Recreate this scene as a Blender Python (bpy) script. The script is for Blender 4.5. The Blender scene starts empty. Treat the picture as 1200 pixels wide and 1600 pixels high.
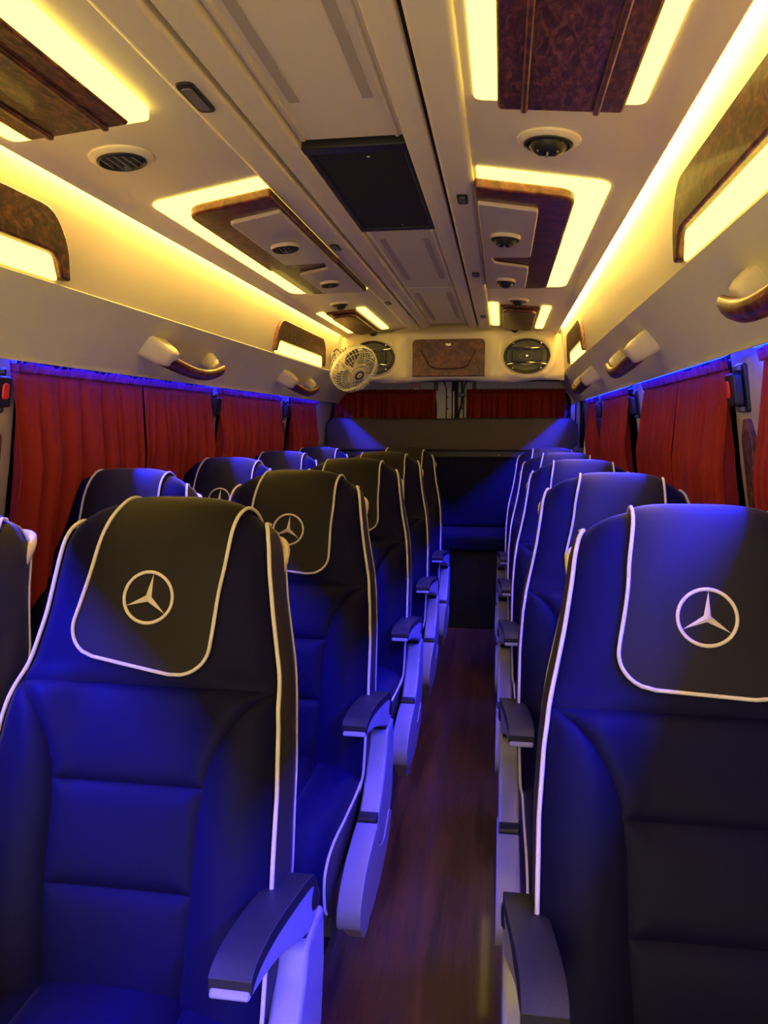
import bpy, math, random
import numpy as np
from mathutils import Vector, Matrix

SC = bpy.context.scene
COL = SC.collection
random.seed(7)

# ------------------------------------------------------------------ camera, world, light, exposure
EYE = Vector((0.0, 0.0, 1.30))
cam_d = bpy.data.cameras.new('camera')
cam_d.sensor_fit = 'VERTICAL'
cam_d.sensor_height = 24.0
cam_d.lens = 24.0 * 1200.0 / 1600.0          # focal length 1200 px on a 1600 px high frame
cam_d.clip_start = 0.02
cam = bpy.data.objects.new('camera', cam_d)
cam.location = EYE
cam.rotation_euler = (math.radians(90 - 6.419), 0, math.radians(8.710))
COL.objects.link(cam)
SC.camera = cam

world = bpy.data.worlds.new('warm_front_fill')
world.use_nodes = True
world.node_tree.nodes['Background'].inputs[0].default_value = (1.0, 0.78, 0.42, 1)
world.node_tree.nodes['Background'].inputs[1].default_value = 1.75  # added warm fill, enters by the open front end to lift the ceiling
SC.world = world

SC.view_settings.view_transform = 'Standard'
SC.view_settings.look = 'None'
SC.view_settings.exposure = 0.65
SC.view_settings.gamma = 1.0
SC.view_settings.use_curve_mapping = False

BLUE_POWER = 48.0        # watts per metre of window strip
COVE_EMIT = 42.0
PANEL_EMIT = 2.8

XC = -0.335              # centre line of the bus
Y_FRONT, Y_REAR = -0.9, 5.55


def strip_lamp(side, y0, y1):
    """the blue diode strip above one window: aimed inward and down"""
    L = bpy.data.lights.new('blue_strip_lamp', 'AREA')
    L.shape = 'RECTANGLE'
    L.size = y1 - y0
    L.size_y = 0.004
    L.color = (0.010, 0.016, 1.0)
    L.energy = BLUE_POWER * (y1 - y0)
    o = bpy.data.objects.new('blue_strip_lamp', L)
    d = Vector((-side * math.cos(math.radians(45)), 0, -math.sin(math.radians(45))))
    zax = -d
    xax = Vector((0, 1, 0))
    yax = zax.cross(xax)
    m = Matrix((xax, yax, zax)).transposed().to_4x4()
    m.translation = Vector((XC + side * 0.8575, (y0 + y1) / 2, 1.4805))
    o.matrix_world = m
    COL.objects.link(o)


LEFT_BAYS = [(-0.75, 0.25), (0.40, 1.60), (1.80, 3.06), (3.20, 4.12), (4.30, 4.92)]
RIGHT_BAYS = [(-0.75, 0.25), (0.40, 1.74), (1.97, 3.14), (3.36, 4.32), (4.52, 5.05)]
for _b in LEFT_BAYS:
    strip_lamp(-1, *_b)
for _b in RIGHT_BAYS:
    strip_lamp(1, *_b)


# ------------------------------------------------------------------ materials
def new_mat(name):
    m = bpy.data.materials.new(name)
    m.use_nodes = True
    nt = m.node_tree
    return m, nt, nt.nodes['Principled BSDF']


def plain(name, col, rough=0.5, spec=0.5, metal=0.0, bump=0.0, bscale=200.0, var=0.0, coat=0.0, sheen=0.0):
    m, nt, p = new_mat(name)
    p.inputs['Base Color'].default_value = (*col, 1)
    p.inputs['Roughness'].default_value = rough
    p.inputs['Specular IOR Level'].default_value = spec
    p.inputs['Metallic'].default_value = metal
    p.inputs['Coat Weight'].default_value = coat
    p.inputs['Coat Roughness'].default_value = 0.08
    p.inputs['Sheen Weight'].default_value = sheen
    p.inputs['Sheen Roughness'].default_value = 0.28
    p.inputs['Sheen Tint'].default_value = (1.0, 0.93, 0.85, 1)
    if bump > 0 or var > 0:
        tc = nt.nodes.new('ShaderNodeTexCoord')
        n = nt.nodes.new('ShaderNodeTexNoise')
        n.inputs['Scale'].default_value = bscale
        n.inputs['Detail'].default_value = 3
        nt.links.new(tc.outputs['Object'], n.inputs['Vector'])
        if bump > 0:
            b = nt.nodes.new('ShaderNodeBump')
            b.inputs['Strength'].default_value = bump
            b.inputs['Distance'].default_value = 0.002
            nt.links.new(n.outputs['Fac'], b.inputs['Height'])
            nt.links.new(b.outputs['Normal'], p.inputs['Normal'])
        if var > 0:
            n2 = nt.nodes.new('ShaderNodeTexNoise')
            n2.inputs['Scale'].default_value = 4.0
            nt.links.new(tc.outputs['Object'], n2.inputs['Vector'])
            mx = nt.nodes.new('ShaderNodeMix')
            mx.data_type = 'RGBA'
            mx.inputs[6].default_value = (*[c * (1 - var) for c in col], 1)
            mx.inputs[7].default_value = (*[min(1, c * (1 + var)) for c in col], 1)
            nt.links.new(n2.outputs['Fac'], mx.inputs[0])
            nt.links.new(mx.outputs[2], p.inputs['Base Color'])
    return m


def wood(name, c0, c1, c2, scale=(6, 6, 40), rough=0.18, coat=0.8, detail=8):
    m, nt, p = new_mat(name)
    tc = nt.nodes.new('ShaderNodeTexCoord')
    mp = nt.nodes.new('ShaderNodeMapping')
    mp.inputs['Scale'].default_value = scale
    n = nt.nodes.new('ShaderNodeTexNoise')
    n.inputs['Scale'].default_value = 1.0
    n.inputs['Detail'].default_value = detail
    n.inputs['Roughness'].default_value = 0.65
    n.inputs['Distortion'].default_value = 0.8
    r = nt.nodes.new('ShaderNodeValToRGB')
    r.color_ramp.elements[0].position = 0.36
    r.color_ramp.elements[0].color = (*c0, 1)
    r.color_ramp.elements[1].position = 0.66
    r.color_ramp.elements[1].color = (*c2, 1)
    e = r.color_ramp.elements.new(0.5)
    e.color = (*c1, 1)
    nt.links.new(tc.outputs['Object'], mp.inputs['Vector'])
    nt.links.new(mp.outputs['Vector'], n.inputs['Vector'])
    nt.links.new(n.outputs['Fac'], r.inputs['Fac'])
    nt.links.new(r.outputs['Color'], p.inputs['Base Color'])
    p.inputs['Roughness'].default_value = rough
    p.inputs['Coat Weight'].default_value = coat
    p.inputs['Coat Roughness'].default_value = 0.07
    return m


def emit(name, col, s):
    m, nt, p = new_mat(name)
    p.inputs['Base Color'].default_value = (*[c * 0.5 for c in col], 1)
    p.inputs['Emission Color'].default_value = (*col, 1)
    p.inputs['Emission Strength'].default_value = s
    p.inputs['Roughness'].default_value = 0.5
    return m


def perforated():
    m, nt, p = new_mat('perforated_black_metal')
    tc = nt.nodes.new('ShaderNodeTexCoord')
    v = nt.nodes.new('ShaderNodeTexVoronoi')
    v.inputs['Scale'].default_value = 150
    v.inputs['Randomness'].default_value = 0.0
    r = nt.nodes.new('ShaderNodeValToRGB')
    r.color_ramp.elements[0].position = 0.36
    r.color_ramp.elements[0].color = (0.002, 0.002, 0.002, 1)
    r.color_ramp.elements[1].position = 0.46
    r.color_ramp.elements[1].color = (0.035, 0.034, 0.036, 1)
    nt.links.new(tc.outputs['Object'], v.inputs['Vector'])
    nt.links.new(v.outputs['Distance'], r.inputs['Fac'])
    nt.links.new(r.outputs['Color'], p.inputs['Base Color'])
    p.inputs['Roughness'].default_value = 0.65
    p.inputs['Specular IOR Level'].default_value = 0.2
    return m


M = {
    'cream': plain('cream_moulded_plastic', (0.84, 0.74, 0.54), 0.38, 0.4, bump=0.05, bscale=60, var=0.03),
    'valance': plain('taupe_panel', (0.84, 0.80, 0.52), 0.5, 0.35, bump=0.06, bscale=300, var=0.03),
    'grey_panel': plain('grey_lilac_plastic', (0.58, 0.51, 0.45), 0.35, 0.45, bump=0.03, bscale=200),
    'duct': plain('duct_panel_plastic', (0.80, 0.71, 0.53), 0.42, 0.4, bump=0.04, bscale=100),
    'groove': plain('groove_grey', (0.45, 0.39, 0.33), 0.6),
    'walnut': wood('walnut_burl_gloss', (0.034, 0.007, 0.0035), (0.11, 0.024, 0.010), (0.23, 0.062, 0.026), (30, 30, 30), 0.38, 0.15),
    'walnut_grain': wood('walnut_grain_gloss', (0.028, 0.008, 0.004), (0.095, 0.028, 0.012), (0.26, 0.088, 0.036), (110, 34, 50), 0.45, 0.08),
    'floor': wood('dark_red_wood_vinyl', (0.050, 0.018, 0.014), (0.090, 0.032, 0.024), (0.135, 0.052, 0.038), (26, 1.6, 10), 0.36, 0.25, 6),
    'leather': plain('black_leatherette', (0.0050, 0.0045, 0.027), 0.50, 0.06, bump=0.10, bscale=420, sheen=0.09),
    'board': plain('brown_black_vinyl', (0.10, 0.076, 0.052), 0.5, 0.25, bump=0.1, bscale=300),
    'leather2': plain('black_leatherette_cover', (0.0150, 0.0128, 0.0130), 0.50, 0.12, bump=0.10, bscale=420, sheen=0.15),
    'side_fabric': plain('dark_brown_side_vinyl', (0.030, 0.024, 0.022), 0.55, 0.35, bump=0.15, bscale=90),
    'piping': plain('cream_piping', (0.62, 0.57, 0.52), 0.5, 0.3),
    'thread': plain('cream_embroidery', (0.72, 0.63, 0.52), 0.6, 0.3, bump=0.4, bscale=900),
    'plastic': plain('light_grey_plastic', (0.25, 0.24, 0.27), 0.32, 0.5, bump=0.03, bscale=150),
    'shell': plain('mid_grey_shell', (0.16, 0.155, 0.16), 0.5, 0.4),
    'black': plain('black_plastic', (0.012, 0.012, 0.014), 0.38, 0.5, bump=0.08, bscale=250),
    'armpad': plain('worn_black_arm_pad', (0.014, 0.0135, 0.015), 0.45, 0.35, bump=0.2, bscale=160, var=0.35),
    'rubber': plain('black_rubber', (0.010, 0.010, 0.010), 0.6, 0.3),
    'steel': plain('dark_painted_steel', (0.03, 0.03, 0.032), 0.45, 0.5),
    'chrome': plain('chrome', (0.75, 0.73, 0.70), 0.16, 0.5, metal=1.0),
    'curtain': plain('dark_red_curtain', (0.36, 0.030, 0.016), 0.72, 0.15, bump=0.15, bscale=350, var=0.12),
    'heading': plain('red_heading_blue_glow', (0.24, 0.035, 0.13), 0.7, 0.15, bump=0.15, bscale=350),  # curtain red with more blue put in, to carry the strip's glow
    'glass': plain('dark_night_glass', (0.006, 0.007, 0.012), 0.08, 0.6),
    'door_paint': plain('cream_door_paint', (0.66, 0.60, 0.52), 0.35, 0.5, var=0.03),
    'red': plain('red_button', (0.75, 0.035, 0.015), 0.4),
    'white': plain('white_plastic', (0.78, 0.75, 0.70), 0.35),
    'sticker': plain('white_sticker', (0.8, 0.68, 0.6), 0.5),
    'ivory': plain('ivory_plastic', (0.72, 0.60, 0.40), 0.4),
    'perf': perforated(),
    'lum': emit('warm_luminous_acrylic', (1.0, 0.74, 0.115), PANEL_EMIT),
    'cove': emit('warm_cove_diodes', (1.0, 0.66, 0.15), COVE_EMIT),
    'blue': emit('blue_diodes', (0.006, 0.03, 1.0), 6.5),
}


# ------------------------------------------------------------------ mesh helpers
class MB:
    def __init__(self):
        self.v, self.f = [], []

    def add(self, vs, fs):
        o = len(self.v)
        self.v += [tuple(map(float, p)) for p in vs]
        self.f += [tuple(i + o for i in f) for f in fs]
        return self

    def box(self, x0, x1, y0, y1, z0, z1):
        return self.add([(x, y, z) for z in (z0, z1) for y in (y0, y1) for x in (x0, x1)],
                        [(0, 2, 3, 1), (4, 5, 7, 6), (0, 1, 5, 4), (2, 6, 7, 3), (0, 4, 6, 2), (1, 3, 7, 5)])

    def grid(self, rows, closed_u=False, closed_v=False):
        nr, nc = len(rows), len(rows[0])
        vs = [p for r in rows for p in r]
        fs = []
        for i in range(nr if closed_v else nr - 1):
            for j in range(nc if closed_u else nc - 1):
                a, b = i * nc + j, i * nc + (j + 1) % nc
                c, d = ((i + 1) % nr) * nc + (j + 1) % nc, ((i + 1) % nr) * nc + j
                fs.append((a, b, c, d))
        return self.add(vs, fs)

    def tube(self, pts, r, n=8, closed=False, caps=True):
        pts = [Vector(p) for p in pts]
        N = len(pts)
        rad = r if isinstance(r, (list, tuple)) else [r] * N
        rows = []
        up = None
        for i, p in enumerate(pts):
            a = pts[(i - 1) % N] if (closed or i > 0) else p
            b = pts[(i + 1) % N] if (closed or i < N - 1) else p
            t = (b - a)
            t = t.normalized() if t.length > 1e-9 else Vector((0, 0, 1))
            if up is None:
                up = Vector((0, 0, 1)) if abs(t.z) < 0.9 else Vector((1, 0, 0))
            s = t.cross(up)
            s = s.normalized() if s.length > 1e-6 else t.orthogonal().normalized()
            up = s.cross(t).normalized()
            rows.append([p + (s * math.cos(k * 2 * math.pi / n) + up * math.sin(k * 2 * math.pi / n)) * rad[i]
                         for k in range(n)])
        o = len(self.v)
        self.grid(rows, True, closed)
        if caps and not closed:
            self.f.append(tuple(o + k for k in reversed(range(n))))
            self.f.append(tuple(o + (N - 1) * n + k for k in range(n)))
        return self

    def prism(self, poly, fn0, fn1):
        """poly: 2-D outline; fn0 / fn1 turn a 2-D point into the two 3-D end points"""
        n = len(poly)
        return self.add([fn0(p) for p in poly] + [fn1(p) for p in poly],
                        [tuple(reversed(range(n))), tuple(range(n, 2 * n))] +
                        [(i, (i + 1) % n, n + (i + 1) % n, n + i) for i in range(n)])

    def lathe(self, prof, mat, n=28):
        """prof: (radius, height) list about the local z axis of the 4x4 matrix"""
        rows = [[mat @ Vector((r * math.cos(k * 2 * math.pi / n), r * math.sin(k * 2 * math.pi / n), h))
                 for k in range(n)] for r, h in prof]
        return self.grid(rows, True)

    def mesh(self, name, smooth=40):
        me = bpy.data.meshes.new(name)
        me.from_pydata(self.v, [], self.f)
        me.validate()
        me.update()
        import bmesh
        bm = bmesh.new()
        bm.from_mesh(me)
        bmesh.ops.recalc_face_normals(bm, faces=bm.faces)
        bm.to_mesh(me)
        bm.free()
        if smooth:
            for p in me.polygons:
                p.use_smooth = True
            me.set_sharp_from_angle(angle=math.radians(smooth))
        return me


def tag(o, label=None, cat=None, group=None, kind=None):
    if label:
        o['label'] = label
    if cat:
        o['category'] = cat
    if group:
        o['group'] = group
    if kind:
        o['kind'] = kind
    return o


def base_of(parent):
    p = parent
    while p.parent is not None:
        p = p.parent
    return p.location


def obj(name, mb, mat, parent=None, bevel=0.0, smooth=40, seg=2, solid=0.0, label=None):
    """links one mesh object; vertices are given in world space"""
    if parent is not None:
        l = base_of(parent)
        mb.v = [(a - l.x, b - l.y, c - l.z) for a, b, c in mb.v]
    me = mb.mesh(name, smooth)
    o = bpy.data.objects.new(name, me)
    me.materials.append(M[mat])
    COL.objects.link(o)
    o.parent = parent
    finish(o, bevel, seg, solid)
    if label:
        o['label'] = label
    return o


def finish(o, bevel=0.0, seg=2, solid=0.0):
    if solid:
        s = o.modifiers.new('thickness', 'SOLIDIFY')
        s.thickness = solid
        s.offset = 0
    if bevel:
        b = o.modifiers.new('bevel', 'BEVEL')
        b.width = bevel
        b.segments = seg
        b.limit_method = 'ANGLE'
        b.angle_limit = math.radians(35)
        b.harden_normals = False


def thing(name, label, cat, loc, group=None):
    o = bpy.data.objects.new(name, None)
    o.empty_display_size = 0.05
    o.location = loc
    COL.objects.link(o)
    return tag(o, label, cat, group)


def struct(name, mb, mat, bevel=0.0, smooth=40, label=None):
    o = obj(name, mb, mat, None, bevel, smooth)
    return tag(o, label, kind='structure')


def top(name, mb, mat, label, cat, group=None, bevel=0.0, loc=None, **k):
    """a thing of one mesh, origin at loc"""
    loc = Vector(loc) if loc is not None else Vector(np.mean(np.array(mb.v), axis=0))
    mb.v = [(a - loc.x, b - loc.y, c - loc.z) for a, b, c in mb.v]
    o = obj(name, mb, mat, None, bevel, **k)
    o.location = loc
    return tag(o, label, cat, group)


def round_poly(pts, r, n=5):
    out = []
    N = len(pts)
    rr = r if isinstance(r, (list, tuple)) else [r] * N
    for i in range(N):
        p = Vector((*pts[i], 0))
        a = Vector((*pts[i - 1], 0)) - p
        b = Vector((*pts[(i + 1) % N], 0)) - p
        q = min(rr[i], a.length * 0.48, b.length * 0.48)
        if q < 1e-5:
            out.append((p.x, p.y))
            continue
        s, e = p + a.normalized() * q, p + b.normalized() * q
        for k in range(n + 1):
            t = k / n
            c = s * (1 - t) ** 2 + p * 2 * t * (1 - t) + e * t * t
            out.append((c.x, c.y))
    return out


def smooth_curve(pts, n):
    """Catmull-Rom through pts, resampled evenly to n points"""
    P = np.array(pts, float)
    Q = np.vstack([2 * P[0] - P[1], P, 2 * P[-1] - P[-2]])
    out = []
    for i in range(1, len(Q) - 2):
        for t in np.linspace(0, 1, 16, endpoint=False):
            a, b, c, d = Q[i - 1], Q[i], Q[i + 1], Q[i + 2]
            out.append(0.5 * (2 * b + (c - a) * t + (2 * a - 5 * b + 4 * c - d) * t * t + (3 * b - a - 3 * c + d) * t ** 3))
    out.append(P[-1])
    out = np.array(out)
    L = np.concatenate([[0], np.cumsum(np.linalg.norm(np.diff(out, axis=0), axis=1))])
    u = np.linspace(0, L[-1], n)
    return np.stack([np.interp(u, L, out[:, k]) for k in range(P.shape[1])], 1)


def extr_y(poly_wz, y0, y1, side):
    return MB().prism(poly_wz, lambda p: (XC + side * p[0], y0, p[1]), lambda p: (XC + side * p[0], y1, p[1]))


def thick_line(pts, t):
    """closes a (w, z) polyline to a sheet of thickness t on its outer side"""
    P = [Vector((a, b)) for a, b in pts]
    out = []
    for i, p in enumerate(P):
        a = P[max(i - 1, 0)]
        b = P[min(i + 1, len(P) - 1)]
        d = (b - a).normalized()
        out.append((p.x - d.y * t, p.y + d.x * t))
    return list(pts) + out[::-1]


def ceil_z(w):
    return 1.905 - 0.09 * (w - 0.25)


# ------------------------------------------------------------------ structure: floor, ceiling, walls
floor = struct('floor', MB().box(XC - 1.03, XC + 1.03, Y_FRONT, Y_REAR, -0.04, 0.0), 'floor',
               label='dark reddish wood-look vinyl floor of the aisle')

# ceiling: the two side shells, with the recessed duct bay between them
prof = [(0.178, 1.935), (0.178, 1.915), (0.25, 1.905)] + [(w, ceil_z(w)) for w in (0.35, 0.45, 0.55)] + \
       [(0.585, 1.8735), (0.61, 1.868), (0.628, 1.860), (0.640, 1.848), (0.646, 1.846), (0.650, 1.850), (0.651, 1.862)]
mb = MB()
for s in (-1, 1):
    mb.add(*(lambda m: (m.v, m.f))(extr_y(prof + [(0.651, 1.95), (0.178, 1.95)], Y_FRONT, Y_REAR - 0.05, s)))
mb.box(XC - 0.72, XC + 0.72, Y_FRONT, Y_REAR, 1.952, 1.97)
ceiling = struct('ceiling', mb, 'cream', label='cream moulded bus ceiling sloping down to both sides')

# centre duct
for s in (-1, 1):
    obj('duct_frame', extr_y(round_poly([(0.118, 1.905), (0.150, 1.897), (0.172, 1.900), (0.172, 1.945), (0.112, 1.945)], 0.006),
                             Y_FRONT, 4.82, s), 'duct', ceiling)
    obj('duct_gap', extr_y([(0.172, 1.915), (0.180, 1.915), (0.180, 1.94), (0.172, 1.94)], Y_FRONT, 4.82, s), 'rubber', ceiling)
    obj('ceiling_rail', extr_y(round_poly([(0.182, 1.898), (0.188, 1.891), (0.245, 1.889), (0.256, 1.896), (0.256, 1.93), (0.182, 1.93)], 0.006),
                               Y_FRONT, 4.82, s), 'cream', ceiling)


def duct_panel(y0, y1):
    p = obj('duct_panel', MB().box(XC - 0.116, XC + 0.116, y0, y1, 1.920, 1.945), 'duct', ceiling, 0.003)
    for s in (-1, 1):
        x = XC + s * 0.072
        obj('groove', MB().prism(round_poly([(x - 0.010, y0 + 0.12), (x + 0.010, y0 + 0.12), (x + 0.010, y1 - 0.20), (x - 0.010, y1 - 0.20)], 0.003),
                                 lambda q: (q[0], q[1], 1.918), lambda q: (q[0], q[1], 1.926)), 'groove', p)
        obj('rib', MB().box(XC + s * 0.103 - 0.005, XC + s * 0.103 + 0.005, y0 + 0.01, y1 - 0.01, 1.913, 1.925), 'duct', p, 0.003)


duct_panel(Y_FRONT + 0.1, 1.715)
duct_panel(2.50, 3.55)
duct_panel(3.56, 4.80)

# side walls
WIN = lambda z: 0.880 + (1.50 - z) * 0.15          # window plane leans outward going down
walls = {}
for s, nm, bays in ((-1, 'left', LEFT_BAYS), (1, 'right', RIGHT_BAYS)):
    low = [(WIN(0.84), 0.84), (1.0, 0.80), (1.0, 0.0)]
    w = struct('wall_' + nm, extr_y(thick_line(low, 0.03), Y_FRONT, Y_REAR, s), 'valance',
               label='taupe lower side wall panel below the %s windows' % nm)
    walls[s] = w
    cove = [(0.664, 1.905), (0.672, 1.885), (0.680, 1.85), (0.691, 1.75), (0.700, 1.66), (0.705, 1.626)]
    obj('cove_panel', extr_y(thick_line(cove, 0.02), Y_FRONT, Y_REAR - 0.02, s), 'cream', w)
    val = [(0.701, 1.628), (0.707, 1.618), (0.715, 1.608), (0.822, 1.472), (0.827, 1.463), (0.828, 1.457), (0.832, 1.457), (0.840, 1.488)]
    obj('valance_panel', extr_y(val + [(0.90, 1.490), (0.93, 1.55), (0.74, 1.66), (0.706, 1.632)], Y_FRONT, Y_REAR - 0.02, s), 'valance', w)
    obj('bounce_shield', extr_y([(0.8328, 1.4585), (0.8420, 1.4875), (0.862, 1.4885), (0.862, 1.4900), (0.8405, 1.4895), (0.8318, 1.4590)], Y_FRONT, Y_REAR - 0.02, s), 'rubber', w)  # unseen dark liner added to stop blue bounce inside the slot
    # pillars between the window bays
    edges = [(Y_FRONT, bays[0][0])] + [(bays[i][1], bays[i + 1][0]) for i in range(len(bays) - 1)] + [(bays[-1][1], Y_REAR - 0.02)]
    for a, b in edges:
        pl = [(WIN(1.492) - 0.016, 1.492), (WIN(1.2) - 0.02, 1.2), (WIN(0.83) - 0.012, 0.83), (WIN(0.83) + 0.04, 0.83), (WIN(1.492) + 0.04, 1.492)]
        obj('window_pillar', extr_y(pl, a + 0.004, b - 0.004, s), 'door_paint', w, 0.006)
    for k, (a, b) in enumerate(bays):
        n = k + 1 + (0 if s < 0 else len(bays))
        fr = MB()
        z0, z1 = 0.85, 1.485
        for (ya, yb, za, zb) in ((a, a + 0.025, z0, z1), (b - 0.025, b, z0, z1), (a + 0.025, b - 0.025, z0, z0 + 0.025), (a + 0.025, b - 0.025, z1 - 0.02, z1)):
            m2 = extr_y([(WIN(za) - 0.004, za), (WIN(zb) - 0.004, zb), (WIN(zb) + 0.02, zb), (WIN(za) + 0.02, za)], ya, yb, s)
            fr.add(m2.v, m2.f)
        wn = struct('window_%d' % n, fr, 'rubber', label='black rubber framed side window behind curtain')
        obj('pane', extr_y([(WIN(z0) + 0.006, z0), (WIN(z1) + 0.006, z1), (WIN(z1) + 0.012, z1), (WIN(z0) + 0.012, z0)], a + 0.01, b - 0.01, s), 'glass', wn)

# ------------------------------------------------------------------ light strips
for s, nm, bays in ((-1, 'left', LEFT_BAYS), (1, 'right', RIGHT_BAYS)):
    for k, (a, b) in enumerate(bays):
        t = thing('led_strip', 'blue glowing light strip over the %s side %s window' % (
            nm, ('foremost', 'front', 'second', 'third', 'rear')[k]), 'light strip',
            (XC + s * 0.86, (a + b) / 2, 1.478), 'blue window light strips')
        obj('beam_shield', extr_y([(0.8478, 1.4640), (0.8498, 1.4630), (0.866, 1.4700), (0.867, 1.489), (0.865, 1.489), (0.864, 1.4715)], a, b, s), 'shell', t)  # unseen lip added to cut the lower edge of the blue beam
        obj('diode_strip', extr_y([(0.8498, 1.4618), (0.866, 1.4688), (0.866, 1.4672), (0.8503, 1.4602)], a, b, s), 'blue', t)
    c = extr_y([(0.653, 1.884), (0.664, 1.884), (0.664, 1.890), (0.653, 1.890)], Y_FRONT + 0.1, 4.78, s)
    top('cove_light_strip', c, 'cove', 'warm yellow light strip hidden above the %s ceiling ledge' % nm, 'light strip', 'warm cove strips')


# ------------------------------------------------------------------ ceiling lamps
def slab(poly_wy, t0, t1, s):
    return MB().prism(poly_wy, lambda p: (XC + s * p[0], p[1], ceil_z(p[0]) - t0), lambda p: (XC + s * p[0], p[1], ceil_z(p[0]) - t1))


def rect(w0, w1, y0, y1):
    return [(w0, y0), (w1, y0), (w1, y1), (w0, y1)]


def big_lamp(s, lum, wd, y0, y1, label, depth=0.004):
    t = thing('ceiling_lamp', label, 'ceiling lamp', (XC + s * (lum[0] + lum[1]) / 2, (y0 + y1) / 2, ceil_z(lum[0])), 'plank ceiling lamps')
    obj('luminous_panel', slab(round_poly(rect(lum[0], lum[1], y0, y1), 0.02), -0.004, depth, s), 'lum', t)
    p = obj('wood_panel', slab(round_poly(rect(wd[0], wd[1], y0 + 0.01, y1 - 0.003), 0.012), 0.004, 0.022, s), 'walnut_grain', t, 0.006, seg=3)
    for w in (wd[0] + 0.048, wd[1] - 0.048):
        obj('bead', slab(rect(w - 0.006, w + 0.006, y0 + 0.02, y1 - 0.006), 0.020, 0.029, s), 'walnut', p, 0.004, seg=3)
    return t


big_lamp(-1, (0.335, 0.626), (0.378, 0.588), -0.1, 1.455, 'large dark wood ceiling lamp with glowing edges, top left above the first seats', 0.018)
big_lamp(1, (0.273, 0.578), (0.316, 0.540), -0.1, 1.505, 'large dark wood ceiling lamp with glowing edges, top right beside the duct')


def frame_lamp(s, label):
    t = thing('ceiling_lamp', label, 'ceiling lamp', (XC + s * 0.4, 2.65, ceil_z(0.25)), 'framed ceiling lamps')
    obj('luminous_panel', slab(round_poly([(0.264, 1.885), (0.583, 1.955), (0.583, 3.35), (0.264, 3.44)], [0.01, 0.04, 0.06, 0.01]), -0.004, 0.004, s), 'lum', t)
    p = obj('wood_panel', slab(round_poly([(0.256, 1.955), (0.505, 2.01), (0.505, 2.76), (0.256, 2.78)], [0.012, 0.05, 0.0, 0.0]), 0.004, 0.030, s), 'walnut', t, 0.008, seg=3)
    p2 = obj('wood_panel', slab(round_poly([(0.256, 2.775), (0.505, 2.755), (0.505, 3.30), (0.256, 3.37)], [0.0, 0.0, 0.05, 0.01]), 0.004, 0.024, s), 'walnut', t, 0.008, seg=3)
    obj('grey_panel', slab(round_poly([(0.262, 2.06), (0.418, 2.10), (0.418, 2.655), (0.30, 2.69), (0.262, 2.69)], [0.0, 0.018, 0.02, 0.01, 0]), 0.026, 0.040, s), 'grey_panel', t, 0.004)
    obj('grey_panel', slab(round_poly([(0.262, 2.695), (0.29, 2.695), (0.30, 2.80), (0.418, 2.84), (0.418, 3.24), (0.262, 3.31)], [0, 0.01, 0.02, 0.018, 0.018, 0]), 0.026, 0.038, s), 'grey_panel', t, 0.004)
    return t


frame_lamp(-1, 'glowing framed ceiling lamp with wood and grey vent panels left of the duct')
frame_lamp(1, 'glowing framed ceiling lamp with wood and grey vent panels right of the duct')


def small_lamp(s, lum, label):
    w0, w1 = lum
    y0, y1 = 3.93, 4.74
    t = thing('ceiling_lamp', label, 'ceiling lamp', (XC + s * (w0 + w1) / 2, (y0 + y1) / 2, ceil_z(w0)), 'small rear ceiling lamps')
    for a, b in ((w0, w0 + 0.042), (w1 - 0.042, w1)):
        obj('luminous_bar', slab(round_poly(rect(a, b, y0 - 0.03, y1), 0.008), -0.004, 0.006, s), 'lum', t)
    p = obj('wood_panel', slab(round_poly(rect(w0 + 0.05, w1 - 0.05, y0, y1), 0.01), 0.0, 0.012, s), 'walnut', t, 0.004)
    obj('raised_panel', slab(round_poly([(w0 + 0.065, y0 + 0.09), (w0 + 0.085, y0 + 0.03), (w1 - 0.085, y0 + 0.03), (w1 - 0.065, y0 + 0.09),
                                         (w1 - 0.065, y1 - 0.09), (w1 - 0.085, y1 - 0.03), (w0 + 0.085, y1 - 0.03), (w0 + 0.065, y1 - 0.09)], 0.01), 0.012, 0.030, s), 'walnut', p, 0.008, seg=3)


small_lamp(-1, (0.362, 0.620), 'small wood ceiling lamp between two light bars above the fan')
small_lamp(1, (0.262, 0.560), 'small wood ceiling lamp between two light bars near the right speaker')


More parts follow.
